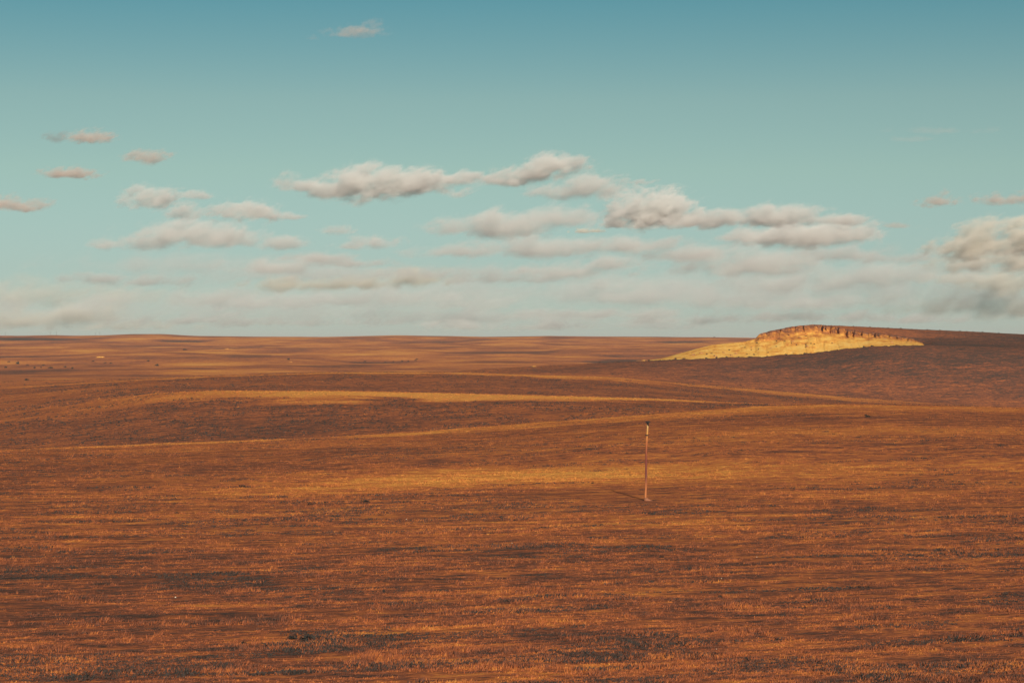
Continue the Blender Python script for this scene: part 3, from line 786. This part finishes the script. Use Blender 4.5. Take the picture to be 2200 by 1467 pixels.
# ------------------------------------------------------------------ clouds: real volumes at their own distances
def cloud_material(lobes, dens, seed, scale, soft, tintc):
    m = bpy.data.materials.new('cloud_vapour'); m.use_nodes = True
    N, L = m.node_tree.nodes, m.node_tree.links
    N.remove(N['Principled BSDF'])
    out = N['Material Output']
    tc = N.new('ShaderNodeTexCoord'); O = tc.outputs['Object']
    fall = None
    for (lx, lz, rx, rz, ry) in lobes:
        sb = N.new('ShaderNodeVectorMath'); sb.operation = 'SUBTRACT'; L.new(O, sb.inputs[0]); sb.inputs[1].default_value = (lx, 0, lz)
        sp = N.new('ShaderNodeSeparateXYZ'); L.new(sb.outputs[0], sp.inputs[0])
        zz = math_node(N, L, 'MULTIPLY', sp.outputs[2], 1.0 / rz)
        zz = math_node(N, L, 'MAXIMUM', zz, math_node(N, L, 'MULTIPLY', zz, -1.55))      # flatter base than top
        xx = math_node(N, L, 'MULTIPLY', sp.outputs[0], 1.0 / rx)
        yy_ = math_node(N, L, 'MULTIPLY', sp.outputs[1], 1.0 / ry)
        q = math_node(N, L, 'ADD', math_node(N, L, 'MULTIPLY', xx, xx), math_node(N, L, 'ADD', math_node(N, L, 'MULTIPLY', yy_, yy_), math_node(N, L, 'MULTIPLY', zz, zz)))
        d = math_node(N, L, 'SUBTRACT', 1.0, math_node(N, L, 'SQRT', q))
        fall = d if fall is None else math_node(N, L, 'SMOOTH_MAX', fall, d, 0.25)
    sh = N.new('ShaderNodeSeparateXYZ'); L.new(O, sh.inputs[0])                 # wind shear: streaks climb to the right
    cb = N.new('ShaderNodeCombineXYZ'); L.new(sh.outputs[0], cb.inputs[0]); L.new(sh.outputs[1], cb.inputs[1])
    L.new(math_node(N, L, 'SUBTRACT', sh.outputs[2], math_node(N, L, 'MULTIPLY', sh.outputs[0], 0.22)), cb.inputs[2])
    n1 = noise(N, L, cb.outputs[0], 0.66 / scale, 8, 0.70, (0.6, 0.6, 1.15), 0.0, (seed * 31.0, seed * 17.0, seed * 10.0))
    fade = N.new('ShaderNodeMapRange'); fade.interpolation_type = 'SMOOTHSTEP'
    L.new(fall, fade.inputs[0]); fade.inputs[1].default_value = -0.40; fade.inputs[2].default_value = -0.12
    v = math_node(N, L, 'ADD', fall, math_node(N, L, 'MULTIPLY', math_node(N, L, 'SUBTRACT', n1, 0.5), 3.7 if max(l_[2] for l_ in lobes) > 80 else 4.4))
    mr = N.new('ShaderNodeMapRange'); mr.interpolation_type = 'SMOOTHSTEP'
    L.new(v, mr.inputs[0]); mr.inputs[1].default_value = 0.12; mr.inputs[2].default_value = 0.12 + soft; mr.inputs[3].default_value = 0; mr.inputs[4].default_value = dens
    pv = N.new('ShaderNodeVolumePrincipled')
    pv.inputs['Color'].default_value = (*tintc, 1)
    pv.inputs['Anisotropy'].default_value = -0.1
    L.new(math_node(N, L, 'MULTIPLY', mr.outputs[0], fade.outputs[0]), pv.inputs['Density'])
    L.new(pv.outputs[0], out.inputs['Volume'])
    return m

def cloud(label, lobes, tau, soft=0.75, tintc=(0.955, 0.95, 0.935), scale=None, group=None, n=[0]):
    n[0] += 1
    xs = np.array([l[0] for l in lobes]); ys = np.array([l[1] for l in lobes])
    cx, cyy = xs.mean(), ys.mean()
    elev = max((CY - cyy) / F, 0.026)
    dist = min(900.0 / elev, 34000) * (1 + 0.05 * math.sin(n[0] * 2.4))
    s = dist / F
    L2 = []
    grow = 1.0 + 0.35 * max(0.0, min(1.0, (cyy - 500) / 90))       # the low far clouds are broad and soft
    low = (grow - 1) / 0.35
    soft = soft * (0.74 + 0.5 * low)
    if low > 0.3: tintc = tuple(c_ * (1 - 0.02 * low) for c_ in tintc)
    gx, gz = 1.12 + 0.42 * low, 1.08 + 0.30 * low
    lobes = [(l[0], l[1], l[2] * gx, l[3] * gz) for l in lobes]
    bm = bmesh.new()
    for l in lobes:
        rx, rz = l[2] * 1.5, l[3] * 1.55
        ry = min(rx * 0.7, rz * 3.0)
        L2.append((l[0] - cx, cyy - l[1], rx, rz, ry))
        r = bmesh.ops.create_icosphere(bm, subdivisions=2, radius=1.0)
        for v_ in r['verts']:
            v_.co = Vector((v_.co.x * rx * 1.42 + l[0] - cx, v_.co.y * ry * 1.42, v_.co.z * rz * (1.42 if v_.co.z > 0 else 0.95) + cyy - l[1]))
    pts = [v_.co.copy() for v_ in bm.verts]
    bm.free(); bm = bmesh.new()
    for p_ in pts: bm.verts.new(p_)
    r = bmesh.ops.convex_hull(bm, input=bm.verts)
    bmesh.ops.delete(bm, geom=list({g_ for g_ in r['geom_interior'] + r['geom_unused'] if isinstance(g_, bmesh.types.BMVert)}), context='VERTS')
    bmesh.ops.recalc_face_normals(bm, faces=bm.faces)
    me = bpy.data.meshes.new('cloud'); bm.to_mesh(me); bm.free()
    rmean = float(np.mean([l[4] for l in L2]))
    rzm = float(np.mean([l[3] for l in L2]))
    tau *= (1.08 if tau >= 1.5 else 1.0) + 0.8 * low
    dens = tau / (1.3 * rmean * s)
    mt = cloud_material(L2, dens, n[0], scale or max(rzm * 1.5, 9.0), soft, tintc)
    o = link('cloud', me, mt)
    o.location = ((cx - CX) * s, dist, (CY - cyy) * s)
    o.scale = (s, s, s)
    return tag(o, label, 'cloud', group)

PK = (0.88, 0.79, 0.74)
cloud('thin pinkish wisp of cloud alone high in the blue', [(772, 68, 44, 10), (735, 75, 24, 6), (803, 57, 14, 10), (672, 83, 9, 6)], 0.55, 0.95, PK, 14)
cloud('small pink cloud with a dark base high at the left', [(178, 297, 26, 10), (200, 296, 34, 13)], 1.8, 0.8, PK, 13)
cloud('faint grey scrap of cloud left of the small pink cloud', [(114, 299, 16, 9), (132, 293, 12, 9)], 0.8, 0.9, (0.55, 0.6, 0.62), 10)
cloud('small oval pinkish cloud alone below the high pink cloud', [(318, 341, 34, 13)], 1.6, 0.8, PK, 13)
cloud('small flat pink cloud with a trailing fleck at the left', [(152, 374, 42, 10), (198, 377, 12, 4)], 1.6, 0.8, PK, 11)
cloud('pink ragged cloud cut off by the left edge', [(0, 440, 40, 15), (48, 446, 35, 9), (80, 439, 26, 9)], 1.6, 0.8, PK, 13)
cloud('rounded cloud with a pointed left end at mid left', [(330, 430, 44, 21), (288, 441, 26, 11)], 1.7, 0.8, scale=20)
cloud('two-armed small cloud right of the rounded one', [(392, 455, 34, 16), (424, 420, 28, 9)], 1.4, 0.85, scale=15)
cloud('lumpy grey cloud with a thin tail between the left clouds and the big bank', [(490, 464, 34, 17), (552, 458, 38, 18), (524, 450, 28, 14), (630, 467, 22, 5)], 1.7, 0.85, scale=18)
cloud('long low grey cloud trailing rightwards at mid left', [(240, 528, 42, 11), (330, 520, 58, 20), (420, 510, 85, 26), (510, 515, 60, 17), (600, 522, 45, 13)], 1.9, 0.85, scale=28)
cloud('large bright cloud bank with a blue base left of centre', [(660, 402, 46, 20), (720, 410, 58, 18), (790, 405, 76, 31), (880, 396, 80, 23), (960, 390, 55, 13), (1010, 380, 35, 9)], 3.4, 0.8, scale=32)
cloud('tiny wisp hanging below the tail of the large bright bank', [(985, 417, 24, 9)], 0.9, 0.9, scale=12)
cloud('tilted bright cloud rising to the right above centre', [(1082, 390, 42, 12), (1132, 374, 52, 18), (1190, 356, 50, 18)], 3.0, 0.8, scale=22)
cloud('soft grey cloud just below the tilted bright cloud', [(1195, 412, 48, 19), (1262, 404, 58, 23)], 1.9, 0.9, scale=24)
cloud('thin fleck of cloud right of the soft grey cloud', [(1378, 392, 26, 5)], 0.9, 0.9, scale=9)
cloud('bright dome shaped cloud right of centre', [(1392, 455, 68, 36), (1330, 482, 34, 12), (1445, 470, 40, 20)], 3.6, 0.75, scale=26)
cloud('long cloud streaming right from the bright dome', [(1505, 478, 55, 16), (1570, 472, 60, 17), (1650, 470, 70, 17), (1705, 460, 50, 17), (1780, 474, 60, 11)], 2.6, 0.8, scale=24)
cloud('bright cloud with a blue base under the streaming cloud', [(1640, 512, 70, 20), (1740, 507, 90, 24), (1812, 500, 45, 19)], 3.0, 0.8, scale=28)
cloud('broad grey cloud in the middle of the sky', [(985, 490, 55, 19), (1075, 488, 88, 25), (1185, 472, 75, 20)], 2.0, 0.85, scale=28)
cloud('tiny bright cream fleck under the bright dome', [(1262, 497, 26, 4)], 2.2, 0.7, (0.97, 0.95, 0.86), 8)
cloud('wide hazy cloud below the broad grey cloud', [(1000, 542, 80, 13), (1150, 536, 110, 18), (1285, 531, 80, 15)], 1.5, 0.9, scale=30)
cloud('small hazy cloud with a pink crest low in the middle', [(1220, 586, 66, 13), (1302, 571, 55, 15)], 1.5, 0.9, scale=22)
cloud('hazy lumpy cloud left of the low right bank', [(1520, 552, 75, 18), (1605, 574, 105, 22), (1700, 562, 70, 16)], 1.6, 0.9, scale=32)
cloud('wide faint cloud above the bluff', [(1690, 612, 105, 20), (1820, 602, 115, 22), (1945, 592, 85, 19)], 1.6, 0.9, scale=32)
WM = (0.94, 0.915, 0.85)
cloud('large billowing cloud at the right edge, topmost of three', [(2058, 538, 50, 24), (2122, 524, 66, 28), (2195, 510, 60, 36)], 3.2, 0.8, WM, 28)
cloud('dark based cloud at the right edge, middle of three', [(2090, 572, 66, 15), (2185, 562, 64, 20)], 2.4, 0.85, WM, 24)
cloud('shadowy low cloud at the right edge, lowest of three', [(2085, 602, 62, 12), (2175, 612, 70, 24)], 2.2, 0.85, WM, 26)
cloud('small ragged cloud with an upward spike at far right', [(2020, 434, 30, 9), (2028, 422, 10, 14), (1988, 443, 18, 5)], 1.0, 0.9, PK, 11)
cloud('dark pink cloud running off the right edge', [(2140, 430, 34, 10), (2190, 427, 32, 10)], 1.4, 0.85, PK, 13)
cloud('thin slanting wisp between the streaming cloud and the right edge', [(1925, 486, 30, 6)], 0.9, 0.9, PK, 10)
cloud('bright cream edged cloud low left of centre', [(600, 613, 44, 14), (680, 614, 55, 9), (762, 610, 66, 11), (890, 600, 52, 14)], 1.9, 0.8, (0.96, 0.91, 0.82), 22)
cloud('flat faint cloud under the cream edged cloud', [(590, 652, 95, 12), (705, 646, 85, 11)], 1.4, 0.9, scale=24)
cloud('faint grey cloud above the cream edged cloud', [(600, 576, 66, 14), (662, 560, 45, 12)], 1.2, 0.9, scale=22)
cloud('small faint cloud between the big bank and the cream edged cloud', [(802, 522, 38, 12), (752, 531, 25, 7)], 1.1, 0.9, scale=16)
cloud('little smudge of cloud below the big bank', [(725, 497, 26, 9)], 1.0, 0.9, scale=12)
cloud('pale blurred puff low over the left plain', [(460, 640, 56, 18)], 1.2, 0.95, scale=24)
cloud('broad yellowish haze cloud low at the left edge', [(50, 642, 85, 26), (150, 645, 80, 22), (265, 640, 80, 18)], 1.3, 0.95, WM, 34)
cloud('low pale cloud bank just above the left horizon', [(40, 692, 66, 16), (165, 684, 66, 17), (265, 702, 80, 9)], 1.5, 0.9, WM, 24)
cloud('faint broad cloud low in the centre left', [(890, 642, 115, 18), (1005, 652, 75, 16)], 1.1, 0.95, scale=30)
cloud('small pale puff just above the horizon right of centre', [(1192, 697, 28, 10), (1150, 704, 38, 6)], 1.3, 0.9, scale=14)
cloud('small pale puff just above the horizon in the middle', [(990, 701, 52, 10)], 1.2, 0.9, scale=16)
cloud('faint flat cloud low between centre and bluff', [(1430, 640, 120, 16), (1330, 612, 75, 14)], 1.1, 0.95, scale=28)
cloud('flat hazy streak right above the bluff', [(1700, 655, 140, 14), (1860, 650, 90, 11)], 1.1, 0.95, scale=28)
cloud('broad dim cloud low over the hill at the right edge', [(2080, 660, 110, 18), (2200, 668, 80, 22)], 1.4, 0.95, WM, 30)
cloud('faint flat cloud in the middle above the cream edged cloud', [(800, 590, 78, 12)], 0.9, 0.95, scale=22)
for lb, lo in (('long faint grey veil low across the centre', [(1000, 588, 120, 12), (1120, 600, 120, 10)]),
               ('faint grey veil low over the left plain', [(330, 606, 90, 11), (220, 600, 60, 9)]),
               ('dim flat veil just above the horizon left of centre', [(420, 690, 130, 9), (620, 694, 140, 9)]),
               ('dim flat veil just above the horizon left of the bluff', [(1330, 676, 140, 10), (1490, 688, 110, 9)]),
               ('dim flat veil behind the bluff top', [(1760, 682, 150, 9), (1930, 686, 110, 9)]),
               ('soft grey veil between the broad grey cloud and the bright dome', [(1390, 528, 80, 13), (1450, 548, 70, 11)]),
               ('soft grey veil under the bright blue based cloud', [(1830, 548, 85, 13), (1930, 556, 60, 10)]),
               ('faint slanting veil high at the right', [(2040, 282, 80, 7), (1960, 300, 50, 5)]),
               ('soft grey veil right of the long low cloud at mid left', [(700, 556, 60, 9), (760, 566, 50, 8)])):
    cloud(lb, lo, 0.22 if 'slanting' in lb else 1.3, 0.95, (0.90, 0.89, 0.88), 26)

for lb, lo in (('very broad pale veil along the left half of the low sky', [(150, 668, 200, 24), (480, 664, 220, 26), (760, 672, 180, 22)]),
               ('very broad pale veil along the middle of the low sky', [(960, 624, 200, 24), (1240, 630, 200, 26), (1500, 616, 170, 22)]),
               ('very broad pale veil along the right half of the low sky', [(1640, 636, 200, 24), (1900, 628, 190, 24), (2150, 640, 150, 24)]),
               ('broad pale veil hanging under the long low cloud at mid left', [(420, 570, 160, 18), (620, 590, 150, 18)]),
               ('broad pale veil lying on the horizon in the middle', [(1050, 684, 200, 14), (1360, 700, 180, 10)])):
    cloud(lb, lo, 0.75, 0.95, (0.95, 0.945, 0.94), 44)
# ------------------------------------------------------------------ thin haze lying over the whole plain, below the clouds
def hz(bm):
    r = bmesh.ops.create_cube(bm, size=1.0)
    top = max(float(GZ.max()), float(BZ.max())) + 14.0
    bot = float(GZ.min()) - 1.0
    for v_ in r['verts']:
        v_.co = Vector((v_.co.x * 60000, v_.co.y * 60000, top if v_.co.z > 0 else bot))
hm = bpy.data.materials.new('pale_haze'); hm.use_nodes = True
hn = hm.node_tree.nodes; hn.remove(hn['Principled BSDF'])
hv = hn.new('ShaderNodeVolumePrincipled')
hv.inputs['Color'].default_value = (0.92, 0.92, 0.93, 1)
hv.inputs['Density'].default_value = 4.0e-5
hm.node_tree.links.new(hv.outputs[0], hn['Material Output'].inputs['Volume'])
tag(link('haze', bm_mesh('haze', hz), hm), 'thin pale haze over the plain', 'haze', kind='stuff')
